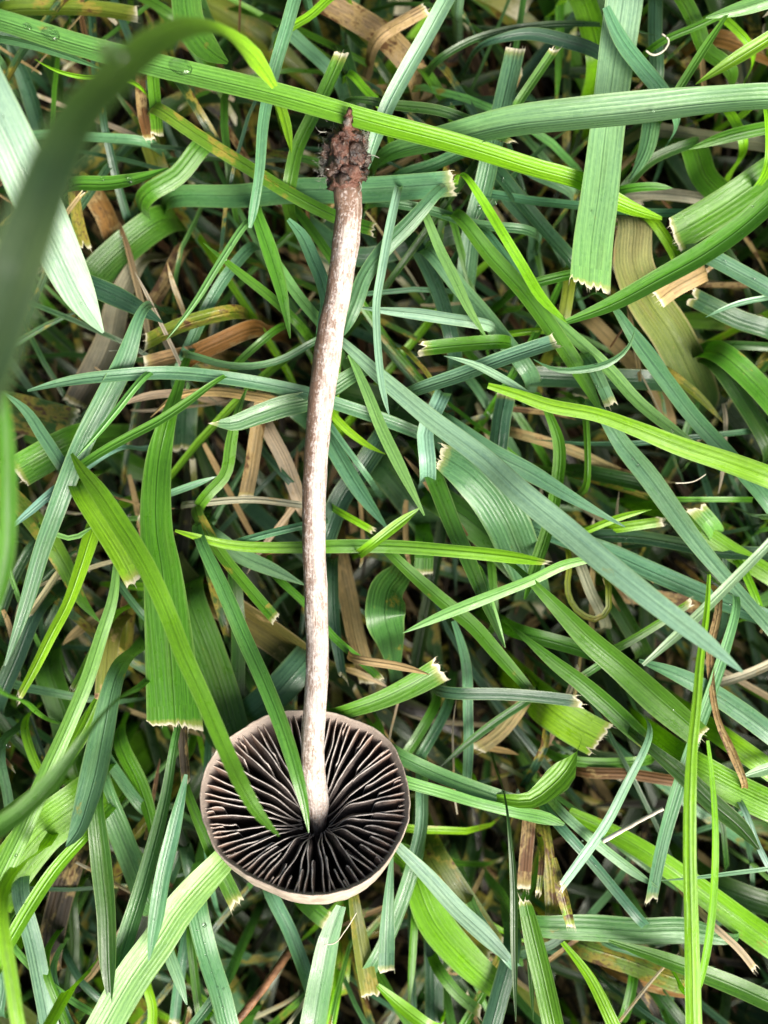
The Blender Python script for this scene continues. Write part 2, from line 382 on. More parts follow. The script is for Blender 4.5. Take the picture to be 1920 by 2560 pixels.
# tile | points | width | ends (o buried, p pointed, c cut) | colours | heights mm | label; dark D on the blurred arching blade is painted shade
DATA = """
V|-40,34 160,95 330,140 600,205 800,262 1000,315 1150,362 1262,395 1340,440 1430,472|50 54 56 54 50 48 44 42 40 8|op|Pmmll|31 29 28 26.5 24 22 20 18|long glossy pale lime blade carrying flat water drops, passing under the stem base
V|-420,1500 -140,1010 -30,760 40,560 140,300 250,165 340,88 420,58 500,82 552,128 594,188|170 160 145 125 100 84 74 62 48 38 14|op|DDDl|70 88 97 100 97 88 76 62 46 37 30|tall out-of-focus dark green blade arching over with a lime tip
A|-140,420 60,830 200,1150 330,1450 490,1780 612,1972|270 275 275 250 170 14|op|PPB|40 38 35 32 29 26|broad pale blue-green blade with pointed tip below the blurred arching blade
A|20,200 150,480 240,790|100|po|e|14 12|
A|-20,225 200,270 420,340 630,420|60|op|b|20|
A|205,350 340,420 480,455 690,460|30|po|l|20|
A|40,60 300,50 600,60 815,95|110|oc|gy|16|olive-tipped cut blade lying flat above the drop-covered lime blade
A|1100,-30 1120,120 1230,290 1350,372|175 180 150 20|op|bg|21|wide green blade narrowing behind the blurred arching blade's bend
A|820,-30 1020,90|60|oo|g|14|
A|905,400 920,600 935,805|75|oc|g|18|
A|830,480 850,700 885,830|60|oc|n|17|
A|880,820 940,1000|110|oo|y|13|
A|470,1090 640,1090 850,1050 1000,995|95|op|g|19|
A|900,1130 1050,1040 1190,870|110|oo|g|17|
B|-460,660 -270,790 -100,900 40,985 270,1130 560,1280 800,1362|85|oc|yg|19|mottled olive blade running down to the stem just under its soil-caked base
B|330,-30 270,180 200,420 140,700 110,1050 70,1290 58,1350|75 75 72 65 55 42 20|op|b|22 21.5 21 20|
D|1430,-110 1300,90 1150,330 985,545|46|op|m|20|
E|100,-200 180,30 240,230 297,535|70 95 75 8|op|g|20|
D|1205,-30 1400,130 1659,340 1720,400|55|po|g|19|
A|430,1080 470,1350 505,1470|70|oc|gy|17|
A|560,1150 620,1250 690,1440|130|oc|o|13|
A|560,1640 700,1500 930,1320|195|oo|dg|13|
A|180,805 400,800 600,815 810,830|55|oo|b|16|
B|-380,1165 0,1160 300,1130 720,1125 1270,1085|120 130 140 145 145|oc|gb|15 18 20|broad ribbed blade with square ragged end crossing beneath the top of the stem
B|1240,-30 1100,220 980,430 870,640 810,800 738,1025|95 98 98 92 80 30|op|B|23 22 21 20|
B|605,310 520,500 430,690 340,880 300,1060|85|co|g|19|notched cut green blade standing beside the soil-caked stem base
B|240,620 270,720 305,905|60|op|l|20|
B|540,-20 420,90 290,170|60|oo|l|18|
B|280,180 400,290 520,400|80|oo|b|15|
B|480,0 700,120 870,230 1000,370|150|oo|nw|14|wide rusty brown dead blade with pale stripes near the top
B|870,185 1000,110 1105,50|80|oc|s|16|
C|-260,330 -100,240 100,180 400,145 700,150 1010,215|45|op|d|16|
C|30,240 250,200 450,240 650,310 760,390 795,480|40 70 80 75 60 20|oc|e|17|
C|165,285 95,590 20,900 -20,1080 -100,1400 -130,1650|115|co|b|17 18 15|
C|395,290 300,430 195,585|56|co|gm|18|
C|1740,580 1300,605 900,650 500,690 150,730 -200,810 -560,900|170 180 215 212 200 170 120|oo|BmBmg|27 26.5 26 25 22 18|broad smooth pale green blade lying crosswise over the ragged-cut upright blade
C|700,40 800,250 900,380 1010,510 1080,600|50 105 115 115 100|po|b|23 22 21|
C|810,-40 770,250 730,550 700,800 660,1150 620,1450 602,1705|230 225 215 215 235 250 262|oc|mBm|20 20 20.5 21 22.5 23.5 24|broad ragged-cut upright blade with fine ribs and frayed pale foot
C|555,-20 600,100 650,300|140|oo|l|16|
C|990,-20 990,200 1000,420|80|oo|e|15|
C|1700,-10 1500,50 1290,105|95 80 12|op|m|21|
C|1450,40 1300,260 1145,505|50|po|g|21|
C|1230,500 1450,360 1700,205|80|po|l|21|
C|1060,230 1250,150 1400,80|45|oo|g|18|
C|1140,-20 1230,150 1290,300 1400,380|110|oo|g|17|
C|1380,230 1550,290 1690,345|110|oo|o|14|
C|1690,1020 1400,1220 1100,1395|205|oc|dg|18|
C|1720,1150 1520,1330 1300,1490 1000,1660 760,1790 465,1908|130 132 130 115 95 35|op|g|26 25 25 24 24|sturdy plain green blade slanting across the dead buff leaf
C|965,755 940,880 840,1065|105 95 8|op|b|17|
C|1660,755 1450,800 1190,885|78|op|g|18|
C|1230,880 1290,1050 1400,1160|200|oo|g|15|
C|800,1120 950,960 1200,850|60|oo|d|16|
C|175,1000 300,1040 430,1095|85|po|B|16|
C|0,1150 250,1190 540,1220 900,1260 1230,1270|60|oo|b|17|
C|40,1000 200,1200 350,1380 490,1540|92|oo|e|17|
C|-90,1100 -20,1210 90,1390 200,1570 330,1780 468,1908|45 58 60 62 58 12|op|l|23|
F|-140,-150 0,30 200,250 400,520 560,770 665,968|90 105 108 108 95 25|op|g|21|
F|20,-60 110,60 220,220 345,375|50|op|b|20|
F|340,370 500,520 700,700 900,920 1100,1080 1210,1160|40 66 70 70 60 40|oo|m|20|
F|730,330 900,580 1050,780 1200,980 1400,1200 1700,1560|30 85 95 95 95 95|oo|b|20|
F|870,470 990,640 1100,830 1240,1105|60|pp|b|19|
F|0,815 150,860 350,930 650,990 900,1080 1150,1180 1400,1262 1720,1380|35 60 80 82 95 112 122 130|po|l|24.5|vivid long lime blade sweeping from the right edge over other blades
F|680,990 800,1170 950,1350 1080,1530 1240,1750 1450,2000 1720,2310|70 110 130 125 105 85 80|oo|b|20|
F|870,-120 860,80 940,290 1080,500 1200,740 1260,870|205 235 245 245 235 220|oo|wwydd|17 17 15 12|dead buff leaf, wide and ribbed, fading to dark green at its lower end
F|620,440 720,540 850,680 1000,850 1060,1000|90|oo|s|11|
F|1010,310 1100,240 1230,170|110|co|s|18|
F|1310,50 1500,150 1720,275|100|oo|b|20|
F|1200,285 1350,360 1500,430 1650,475|110|co|e|17|
F|1290,410 1450,340 1690,290|36|po|B|19|
F|1430,660 1560,780 1720,960|145|oo|g|18|
F|1390,720 1500,880 1660,1150|120|oo|d|16|
F|1090,750 1250,880 1395,1035|52|op|y|15|
F|-390,830 -150,750 30,680 200,620 408,553|80 95 95 95 92|oc|b|21 22 23|
F|-260,640 -80,690 100,780 300,895|55|pp|B|23.5|
F|270,660 400,720 560,720 720,680 830,590 872,478|50|pp|b|23|thin blue-green blade curling up like a hook over the slanting stalks
F|120,760 500,770 1000,790|120|oo|e|15|
E|1580,860 1550,1000 1530,1160|110|co|e|18|
F|350,960 420,1150 410,1400 360,1640 280,1890 218,2082|40 70 75 72 68 12|op|g|19 19 20|
F|180,1100 500,1200 800,1330 1115,1392|60|op|s|14|
I|-870,-920 -640,-710 -380,-490 0,-200 180,-30 450,190 700,400 1000,640 1250,830 1508,1043|50 90 112 130 148 150 142 130 108 14|op|mBBB|21 22 24 27 30 32 34 36 37 38|very long pale green blade starting under the stem and tapering to the right
I|-290,-240 -120,-140 20,0 100,130 180,320 250,500|140 230 262 262 240 190|co|b|21 22 21 19 17|broad striped curling blade with frayed straw-coloured end, right of the stem
D|162,847 400,790 700,755 1000,740 1300,765 1659,825 1820,860 1990,920 2230,1000 2500,1105|12 58 75 80 80 80 78 78 80 70|po|b|23 23 22.5 22 21.5 21 20.5 20 19|long blue-green blade crossing straight beneath the middle of the stem
F|-200,1060 0,1200 250,1330 500,1480 812,1652|100 115 105 70 8|op|b|21|
D|820,420 740,660 620,900 500,1130 400,1370 330,1560 250,1780 150,2120 28,2475|60 108 120 112 105 100 92 75 10|op|b|22|long folded blue-green blade slanting down left of the flared cut blade
D|820,800 700,950 560,1120 450,1242|46|op|m|23.5|
E|670,750 420,900 250,940 100,990 -50,1040 -166,1034|90 115 128 115 85 15|oc|b|20 21 22 22.5|blue-green blade with a nibbled white tip reaching out left from under the stem
D|1100,680 1050,850 1000,1000 950,1200 925,1450 930,1700 960,1900 1000,2300 1040,2842|50 70 100 150 182 202 232 290 345|oc|gg|19 21 22 24 25 26|broad flared cut blade widening downward to a ragged yellow edge
D|1280,790 1100,920 950,1020 780,1110 600,1210 480,1290|30 55 58 58 55 50|oo|g|22.5|
G|430,-240 480,-160 580,-30 700,150 820,340 920,530 1010,740 1090,950 1190,1170 1290,1400 1360,1560 1440,1730 1530,1880 1655,2015|20 60 100 112 110 105 100 100 96 92 90 84 66 8|op|lg|23 25 27 29 31 32 33 34 35 36 37 38 38 38|long soft lime blade crossing the flared cut blade, its tip over the gills
G|490,0 620,200 730,380 795,515|110 122 122 100|oc|gl|23|
D|-20,950 200,1000 435,1065|230|oc|yd|14|stubby mottled olive blade eaten away at its end by the left edge
D|360,1180 200,1270 85,1335|190|oc|dg|19|short dark ribbed cut stub with torn straw fringe by the left edge
D|10,850 150,960 260,1120 375,1295|80|po|b|21|
D|800,120 700,330 650,550 560,750 450,935|110 150 170 180 150|oc|wwk|13|wide buff leaf with blackened lower end under the tip of the pale blade
D|540,220 700,290 850,370 965,442|120|op|e|19|
D|1430,500 1300,560 1170,620|110|oo|o|17|
D|1170,620 1000,650 850,692|90|oc|s|17|
D|1320,390 1100,450 860,565|95|oc|y|18|
D|1060,40 980,200 895,345|85|oo|n|12|
D|1440,40 1330,180 1240,330 1150,520 1065,715|70|oo|b|17|
D|1540,885 1250,850 1050,880 890,1005|58|op|s|18|
D|1000,860 850,880 715,932|45|op|w|17|
D|1110,900 1100,1050 1090,1200|130|oc|e|11|
D|1472,810 1400,1000 1370,1150 1330,1350 1235,1455|70|po|g|20|
D|1555,890 1520,1100 1490,1300 1452,1485|85|oc|s|17|straw-coloured split dead blade hanging down left of the stem
D|1040,1440 1150,1400 1282,1353|42|op|b|21|
D|1150,1515 1500,1490 1780,1522|42|oo|w|19|
D|68,1655 180,1560 330,1430 480,1320 600,1240|20 50 55 50 40|oo|B|21.5|
B|285,1300 370,1400 430,1530 490,1680 512,1800 490,1880|25 70 82 82 78 60|po|b|21|
B|1150,1160 1000,1330 860,1470 740,1640 680,1800 640,1900 613,1985|70 95 95 92 100 80 16|op|b|23|
B|922,1180 880,1380 840,1600 808,1800 810,1960 822,2130 850,2330 883,2460|50 55 52 48 45 45 38 6|op|B|23.5|
E|690,350 850,370 1050,390 1250,420 1402,442|72|po|B|21|
E|1110,-170 1180,0 1270,180 1350,350 1465,538|50 60 62 52 6|op|m|22|
E|1040,-20 1120,130 1190,300 1255,540|90|oo|e|16|
E|1160,50 1300,230 1450,400 1600,590 1680,690|100|oo|b|18|
E|1065,602 1250,580 1520,560|90|co|g|20|cut green stub with a white torn end right of the stem
E|1030,655 1120,760 1185,945|30|oo|y|19|
E|240,130 350,290 480,445|66|oo|m|20|
E|650,630 750,850 830,1050 950,1300 1092,1585|30 62 72 70 10|pp|m|21|
E|545,985 650,1090 760,1170 862,1222|46|op|l|19|
E|530,1130 620,1290 720,1450 880,1670|100|op|b|18|
E|820,1160 700,1340 600,1480 510,1710|130|oo|e|16|
E|1160,950 1100,1080 1110,1240|100|oo|B|22|
E|535,1050 620,1170 705,1285|36|oo|b|20|
E|170,1080 260,1250 345,1470|90|oo|w|16|
D|1435,655 1600,510|46|oo|g|18|
E|-250,645 -100,690 60,700 220,670 445,552|42|oo|b|20|
E|600,850 850,920 1110,1015|175|oo|d|13|
E|840,1290 950,1420 1050,1545|185|oo|de|12|
H|1120,-180 1190,0 1260,180 1350,380 1440,600 1566,893|110 112 105 95 72 8|op|gd|19 20 22 23|dark green dagger-shaped blade pointing down past the lime slanting tip
E|20,710 130,800 320,950|110|oo|e|15|
D|10,860 40,1200 46,1500 40,1800 -60,2250|60 92 98 90 60|po|g|62 60 58|soft-edged lime blade standing upright at the left border
G|555,190 480,420 400,640 300,830 200,1030 108,1200|110 92 74 70 60 42|oc|ll|20|
G|690,395 670,600 600,830 520,1080 400,1370 270,1660 150,1950 -10,2290|35 60 75 85 88 102 112 120|po|ml|22 23 25 26|long lime blade slanting down to the lower left corner
G|600,820 520,980 432,1155|50|oc|l|22|
G|575,1205 500,1370 325,1665|40 98 55|po|l|21|
G|305,215 400,250 570,185|30|oo|m|20|
G|-20,-100 150,80 300,270 400,440 480,610 592,748|90 120 130 110 70 8|op|yyg|18|
G|290,1030 380,1300 450,1660|175|oo|dg|14|
G|670,1120 600,1450 560,1650 520,1800 450,2000 393,2078|120 160 172 150 90 12|op|gb|25 27 28|smooth drooping green blade hanging over the wide lime blade at lower left
G|1130,640 1230,900 1330,1200 1400,1470|200|oo|dg|17|
H|-230,270 -90,570 30,850 130,1070 220,1290 300,1520 350,1700 385,1850 407,1995|70 92 98 98 96 90 76 48 6|op|bg|23 24 25 27 29 30 30 29 28|green blade laid over the cap with its tip touching the stem foot
G|1190,150 1300,330 1450,520 1635,735|75|oc|yg|20|
H|-385,205 -270,240 -120,280 370,305 520,300 900,300 1250,325 1659,370 1825,398|15 40 55 72 80 80 75 66 28|pc|lgl|22 22 22 22 22.5 24 25|green blade crossing beneath the lower stem with a bleached white end
H|370,175 180,220 -40,282|46|oc|b|21|
G|1070,470 1150,560 1225,645|160|oc|wy|12|
H|-130,620 30,730 200,840 420,1000|190|oo|od|15|orange-blotched dying blade running under the stem above the cap
G|1390,480 1410,800 1405,1300|80|oo|d|16|
H|-130,260 0,350 200,440 385,528|100|op|b|19|
H|340,1030 230,1150 90,1270|195|oo|b|17|
G|335,475 250,600 165,715|42|oc|w|18|
G|555,735 460,800 368,882|60|op|s|14|
G|650,850 630,1050 615,1265|112|oc|ny|17|
G|765,640 745,850 740,950|90|oo|y|12|
G|695,510 835,695|46|oo|b|16|
G|190,720 100,950 -10,1210|110|oo|e|17|
G|170,330 80,500 10,690|65|oo|e|16|
J|1085,-80 1100,150 1106,235|58|oc|k|20|
J|1045,-60 980,330 900,650 820,930 740,1180 670,1430|45 70 92 102 112 90|oo|gb|21|
J|1102,180 1030,500 960,800 920,1050 880,1285|20 82 92 85 8|pp|b|24|folded grey-blue blade ending in a point left of the cap
J|1310,700 1180,840 1060,980 930,1180 800,1360 590,1720|150 180 192 205 215 205|oo|lB|21 22 24|broad lime blade turning silvery where it sweeps to the bottom border
J|565,340 600,700 630,1000 640,1300 655,1555|90 122 112 96 10|op|gd|24|upright dark ribbed blade pointing down onto the silvery sweeping blade
J|480,350 250,520 100,700 -40,910|270|oo|gl|20|wide lime blade with a brown-rimmed hole at the left border
J|590,230 700,500 800,750 870,930|140|oo|bm|18|
J|720,20 830,250 900,500 905,640|105|op|g|17|
J|490,-30 300,230 130,400 -40,520|50 112 112 120|oo|dg|52|blurred dark green blade slanting up over the lower left corner
J|510,540 330,740 180,960 50,1180 -30,1310|60 78 82 82 80|oo|l|23|
J|120,880 200,1200 260,1500 300,1700|112|oo|Bb|21|
J|10,1060 60,1350 115,1700|76|oo|l|46|
J|85,1205 250,1380 570,1600|46|oo|m|20|
J|285,1385 350,1550 410,1700|50|oo|g|21|
J|330,1440 430,1680|50|oo|B|20|
J|425,710 350,950 285,1310|145|oo|k|15|
J|1105,270 1220,560 1330,800 1405,955|50 70 90 92|oc|g|20|
J|1165,970 1230,1250 1310,1500 1360,1700|130|oo|b|20|wet blue-green blade dotted with tiny droplets below the cap
J|1000,1240 1060,1400 1107,1545|72 62 8|op|B|20|
J|1130,1150 1150,1350 1185,1600|50|oo|g|16|
J|5,120 40,280 65,430|55|oo|b|20|
K|190,900 290,1100 360,1280 440,1500|82|oo|b|18|
K|600,960 530,1150 490,1350 430,1700|60 122 142 155|po|bg|20|
K|400,950 525,1055|110|oc|g|17|
K|670,890 710,1150 775,1495|60 92 112|oc|dy|18|ribbed yellowing blade with an orange frayed cut below the cap
K|902,640 880,900 870,1100 865,1352|16 60 90 98|pc|b|20|folded blue-green blade flaring to a white ragged cut below the cap
K|1030,700 950,950 870,1150 780,1320|90|oo|b|18|
K|1080,280 1075,500 1020,720|75|oo|b|18|
K|920,590 1100,770 1300,990 1450,1130 1595,1278|55 90 102 102 40|op|B|22.5|shiny silver-green blade slanting away from the right of the cap
K|1040,780 1150,1050 1330,1270 1570,1480|150 215 205 140|oc|gl|17|wide green blade with torn straw corner under the shiny silver-green blade
K|1140,700 1300,950 1495,1250|195|oc|dy|16|
K|980,222 1200,285 1400,345 1650,405 1820,440 1922,477|75 72 66 76 80 20|op|m|22|
K|950,75 1150,170 1350,250 1620,340|90|oo|gb|21|
L|100,330 250,335 360,260 450,170 505,85|60 95 135 145 45|oo|lg|22|twisted lime blade with a fringed underside right of the cap
I|410,1295 500,1355 672,1450|232|oc|l|19|wide bright lime cut stub with comb-like frayed edge
I|250,500 430,680 600,850 800,1020 1000,1200 1270,1430|45 92 132 152 172 140|oc|g|23.5|heavy plain green blade slanting right with a curled pale end
I|-570,350 -420,490 -260,630 -90,770 60,940 272,1178|60 75 85 90 85 52|oc|g|19.5|
I|225,845 400,990 560,1110 700,1230 850,1370 962,1475|35 80 100 112 112 88|oc|dg|21|
I|-200,1170 100,1175 300,1190 555,1222|76|oc|e|20|
I|-505,812 -300,720 -100,640 80,570 280,490 450,410 625,370|6 55 70 66 62 60 40|po|ml|23.5|lime slanting tip pointing left above the curled glossy leaf
I|1700,240 1450,500 1250,700 1100,840 918,1002|50 60 62 56 20|op|B|33 30 28 26|
I|180,160 450,250 700,330 950,440 1250,570 1720,755|70 110 115 115 112 110|oo|b|18|
I|600,240 850,240 1100,280 1350,330 1620,342|80|oo|e|17|
I|895,975 1100,1050 1300,1150 1500,1280 1720,1445|20 82 112 122 122|po|b|22|
I|700,580 950,600 1200,640|95|oo|ns|12|
I|480,430 470,560 540,690 640,730 710,680 715,600|36|oo|y|18|narrow olive blade curled round in a loop beside grey dead stalk
I|555,425 610,570 675,700|62|oo|w|17|
I|1310,465 1295,700 1260,950 1235,1250 1210,1500 1200,1700 1195,2100 1205,2500 1215,2950 1220,3200|20 35 45 55 60 70 76 82 92 96|po|l|30 31 32 33 33 33 32 31 30|taller of the two paired lime blades rising from the bottom border
L|1300,-20 1330,240 1345,500 1340,800 1320,1050 1290,1250 1255,1410|20 34 42 48 52 52 42|po|l|29|shorter of the two paired lime blades branching from its taller twin
I|1365,680 1320,900 1330,1150 1370,1350 1440,1500 1505,1655|40 45 36 36 50 40|oo|so|22.5|
I|1465,690 1390,950 1290,1250 1180,1560 1120,1750 1040,2030 963,2405|55 70 76 82 92 86 75|oc|mb|22 23 23|pale ribbed upright blade with white cut foot beside the paired lime blades
L|935,25 830,230 700,480 560,680 428,858|50 60 66 66 54|oc|mB|25|smooth pale stalk-like blade with white chipped end above the crosswise spotted blade
L|285,1080 600,1090 900,1110 1200,1110 1420,1155|130 162 158 150 70|oo|gb|19|brown-spotted crosswise blade behind the paired lime blades
L|480,405 800,560 1000,680 1250,860 1500,1050 1720,1205|70 112 125 145 165 175|po|l|18|
L|400,1720 330,1400 270,1150 215,915|125 122 112 70|oc|lg|22|
L|118,430 150,800 155,1200 165,1645|16 40 42 6|op|d|25|
L|495,455 700,630 900,780 1007,852|60 62 50 8|op|B|23|
L|420,480 600,680 750,860 895,1035|60|oo|b|20|
L|950,15 1150,180 1350,370 1500,500 1605,625|60 102 112 90 16|op|d|24|
L|1240,145 1450,260 1720,390|185|oo|lg|21|
L|1440,-10 1720,190|125|oo|l|20|
L|1505,192 1720,125|72|po|B|22|
L|390,675 430,850 492,1085|30 66 48|pc|yl|24|
L|335,540 370,800 380,1010|80|oo|y|18|
L|240,470 225,650 210,860|82|oc|n|18|
L|315,735 298,885|36|oc|y|21|
L|440,1175 600,1380 745,1670|30 62 80|po|l|21|
L|715,1165 1000,1260 1250,1350 1500,1450 1720,1550|16 82 102 112 112|po|gd|20|
L|570,1195 850,1290 1130,1395|130|oo|my|16|
L|790,1370 980,1440 1160,1472|62|oo|o|15|
L|1365,1105 1480,1210 1582,1335|42|oc|w|20|
L|1010,810 1250,790 1450,765 1720,728|28|po|B|22 25|
L|1535,425 1600,600 1670,740|36|oo|B|22|
L|-10,1100 130,1285|62|oo|B|19|
L|240,1190 255,1400 268,1645|32|op|g|20|
L|895,1440 1000,1600 1030,1690|52|oo|k|16|
L|505,100 700,112 910,100|62|oo|g|16|
L|600,170 850,180 1100,218|64|oo|n|16|
L|1375,845 1690,960|135|oo|d|14|
L|855,1420 815,1590|62|oo|g|16|
L|1005,1480 1160,1680|90|oo|d|15|
K|815,1430 950,1550 1110,1670|25 70 75|po|l|18|
K|1030,1090 1000,1560|46|op|g|16|
K|1145,1170 1150,1400 1150,1700|112|oo|e|14|
K|1215,1390 1300,1490 1425,1585|72|oc|g|16|
K|1600,1270 1550,1450 1480,1700|112|oo|e|18|
K|560,1530 530,1700|60|oo|l|16|
K|600,1320 590,1440|110|oo|yl|13|
H|945,470 870,600 860,700 890,840 912,990|150 235 242 175 88|oo|ge|15 19 20 18 15|curled glossy leaf, dark green with bright folds, right of the stem
H|590,370 640,600 690,850 765,1110|112|oc|ns|14|shredded brown dead leaf hanging right of the stem above the cap
H|630,1275 850,1200 1000,1130 1190,1020|85 112 135 160|oc|g|20|wedge-shaped green clipping torn into a fringe above the cap
H|775,983 950,1010 1125,1058|50|op|s|22|
H|550,470 560,750 612,1085|70 72 46|oc|e|16|
H|245,505 400,650 560,840 720,980 835,1088|46|oc|g|18|
H|1265,740 1330,950 1350,1300 1352,1500 1340,1700|30 58 62 62 56|po|b|18|
H|1065,70 930,170 825,252|62|po|l|28|
H|635,118 795,208|42|oc|l|18|
H|1090,340 1085,470|112|oc|g|16|
H|1680,1230 1550,1400 1405,1505|84|oc|s|17|
H|1680,1225 1400,1420 1175,1615|52|op|d|19|
H|1120,1310 975,1540|62|oo|g|16|
H|1200,1310 1070,1540|62|oo|b|15|
H|1210,40 1400,180 1680,450|175|oo|dg|15|
F|260,215 480,160|62|oo|g|19|
F|485,190 445,440|74|oo|y|17|
F|110,510 290,490|42|oo|l|16|
F|600,1335 1010,1425|90|oo|d|14|
F|1070,1490 1520,1490|32|oo|g|17|
F|1440,575 1700,590|52|oo|d|16|
F|610,1665 800,1590 970,1548|42|op|l|18|
F|630,720 730,935|72|oc|b|22|
F|575,980 590,1330|36|oo|g|18|
F|1310,1630 1230,1540|110|oc|m|18|
I|760,190 1040,150|60|oc|l|17|
I|1160,140 1400,300 1720,500|110|oo|gl|17|
I|1520,450 1600,640|50|oo|l|18|
I|780,890 1000,760 1210,620|56|oc|g|19|
I|540,1080 690,980|45|co|m|19|
I|260,830 450,880 680,950|90|oo|g|18|
I|760,640 830,760 900,880|100|oo|d|14|
I|1400,1100 1550,1050 1700,980|55|oo|w|17|
I|0,560 60,780 102,898|30 40 6|op|m|22|
I|20,400 40,700|50|oo|g|15|
J|-20,1290 20,1420 0,1560|60|oo|b|17|
J|1010,770 1090,600 1130,760|80|oo|e|14|
J|870,1430 905,1560 900,1700|60|oo|l|15|
J|1030,1660 1060,1400 1100,1150|60|co|b|15|
J|1130,1690 1200,1600 1290,1480|60|oo|b|17|
J|400,1260 480,1400 590,1510|50|oo|e|15|
J|430,900 440,1200 410,1480|60|oo|d|14|
J|640,500 760,560 880,440|60|oo|y|14|
J|160,-30 230,150 400,340|60|oo|l|19|
J|640,90 700,180 830,360|70|oo|b|17|
B|700,480 750,540 800,590|50|oo|l|17|
B|720,590 900,620 1200,660 1450,760 1610,850|40 60 62 60 40|oc|d|20|
B|1240,600 1500,590 1680,570|60|oo|e|15|
B|1100,430 1180,550 1240,650|70|oo|g|14|
B|860,1200 1100,1240 1400,1330 1680,1360|60|oo|b|18|
B|400,1330 700,1520 1000,1460 1300,1380|110|oo|e|13|
B|620,320 660,450 700,600|75|oo|d|15|
B|1330,900 1150,980 990,1030|80|oo|b|17|
B|1500,1000 1590,1180 1700,1300|80|oo|b|16|
C|1450,690 1500,790|70|oo|l|17|
C|1660,660 1670,900|60|oo|l|22|
C|880,1110 1000,1105 1095,1115|50|op|g|18|
C|830,1150 1050,1150 1310,1190|70|oo|w|14|
C|990,1320 1060,1420 1120,1530|70|oo|l|17|
C|1000,770 1200,800 1400,830 1640,860|90|oo|we|13|
C|1400,110 1540,250|60|oo|l|17|
"""
for ln in DATA.strip().split('\n'):
    t, pts, wd, ends, col, z, label = ln.split('|')
    blade(t, pts, wd, ends, col, z, label)
for lab, objs in USED.items():
    for o in objs: o['group'] = ('dead grass pieces' if o.name.startswith('dead') else 'grass blades') + ' of the lawn mat'

# ------------------------------------------------------------------ undergrowth nobody could count
def scatter(name, n, region, zlo, zhi, cols, label, mat, wr, lr, seed, hole=None, flat=False):
    a = Acc(); r = random.Random(seed)
    for i in range(n):
        while True:
            x = r.uniform(-region[0], region[0]); y = r.uniform(-region[1], region[1])
            if hole is None or abs(x) > hole[0] or abs(y) > hole[1]: break
        if hole and (abs(x) > .11 or abs(y) > .13): big = 1.35
        else: big = 1.0
        L = r.uniform(*lr); W = r.uniform(*wr)*big
        an = r.gauss(math.radians(-62), 0.75) + (math.pi if r.random() < .5 else 0)
        d = Vector((math.cos(an), math.sin(an), 0)); sd = Vector((-d.y, d.x, 0)); b = r.uniform(-.25, .25)*L
        zt = r.uniform(zlo, zhi); p = Vector((x, y, 0.0005))
        if flat: p.z = zt; zt = r.uniform(-.002, .002)
        pts = [p, p + d*L*0.12 + Vector((0,0,zt*0.62)), p + d*L*0.45 + sd*b*0.25 + Vector((0,0,zt)),
               p + d*L*0.8 + sd*b*0.6 + Vector((0,0,zt*r.uniform(.75,1))), p + d*L + sd*b + Vector((0,0,zt*r.uniform(.35,.9)))]
        if hole:
            for _ in range(12):
                if all(abs(q.x) > hole[0]*.86 or abs(q.y) > hole[1]*.90 or q.z < .018 for q in [pts[1].lerp(pts[2], .5)] + pts[1:] + [pts[2].lerp(pts[3], .5), pts[3].lerp(pts[4], .5)]): break
                an += 0.5; d = Vector((math.cos(an), math.sin(an), 0)); sd = Vector((-d.y, d.x, 0))
                pts = [p, p + d*L*0.12 + Vector((0,0,zt*0.62)), p + d*L*0.45 + sd*b*0.25 + Vector((0,0,zt)), p + d*L*0.8 + sd*b*0.6 + Vector((0,0,zt*.85)), p + d*L + sd*b + Vector((0,0,zt*.5))]
            else: continue
        cut = r.random() < 0.3
        c = jitter(PAL[r.choice(cols)], r, .3); c2 = jitter(PAL[r.choice(cols)], r, .3) if r.random() < .35 else c
        rows = ribbon_rows(pts, [W*.7, W, W, W*.85, W*.7 if cut else W*.05], c, c2, r, 10, 5, r.uniform(-.2, .5), r.uniform(-.5, .5), r.uniform(-.5, .5), r.uniform(0, .8), False, cut, .05)
        a.add(rows, 5)
    o = a.build(name, mat); tag(o, label, 'grass' if 'grass' in name else 'dead grass', kind='stuff')
    return o
scatter('dead_thatch', 2400, (.085, .10), .001, .012, 'NKKKKNKNKKs', 'matted brown dead thatch deep under the grass', M_DEAD, (.00025, .0013), (.010, .045), 5)  # rotten browns taken near black, gap shade painted into them
scatter('grass_undergrowth', 800, (.085, .10), .004, .019, 'DDDDDdeDDK', 'dense tangle of shaded grass deep under the picked-out blades', M_LEAF, (.0006, .0024), (.022, .065), 6)  # greens darkened so the colour itself holds the shade between blades
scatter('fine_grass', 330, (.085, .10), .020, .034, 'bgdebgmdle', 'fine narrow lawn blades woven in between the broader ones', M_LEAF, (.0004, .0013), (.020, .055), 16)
scatter('dry_clippings', 200, (.07, .085), .020, .036, 'swwsn', 'small dry straw-coloured clippings caught among the blades', M_DEAD, (.0002, .0009), (.004, .018), 9, flat=True)
scatter('grass_surround', 2600, (.21, .23), .014, .047, 'ggdlbbeymd', 'lawn grass carrying on all round the mushroom', M_LEAF, (.0016, .005), (.03, .08), 8, hole=(.062, .080))

# ------------------------------------------------------------------ mushroom
root = bpy.data.objects.new('mushroom', None); root.empty_display_size = 0.01
root.location = (0, 0, 0); link(root)
tag(root, 'uprooted slender mushroom lying on the grass with its dark gills facing up', 'mushroom')

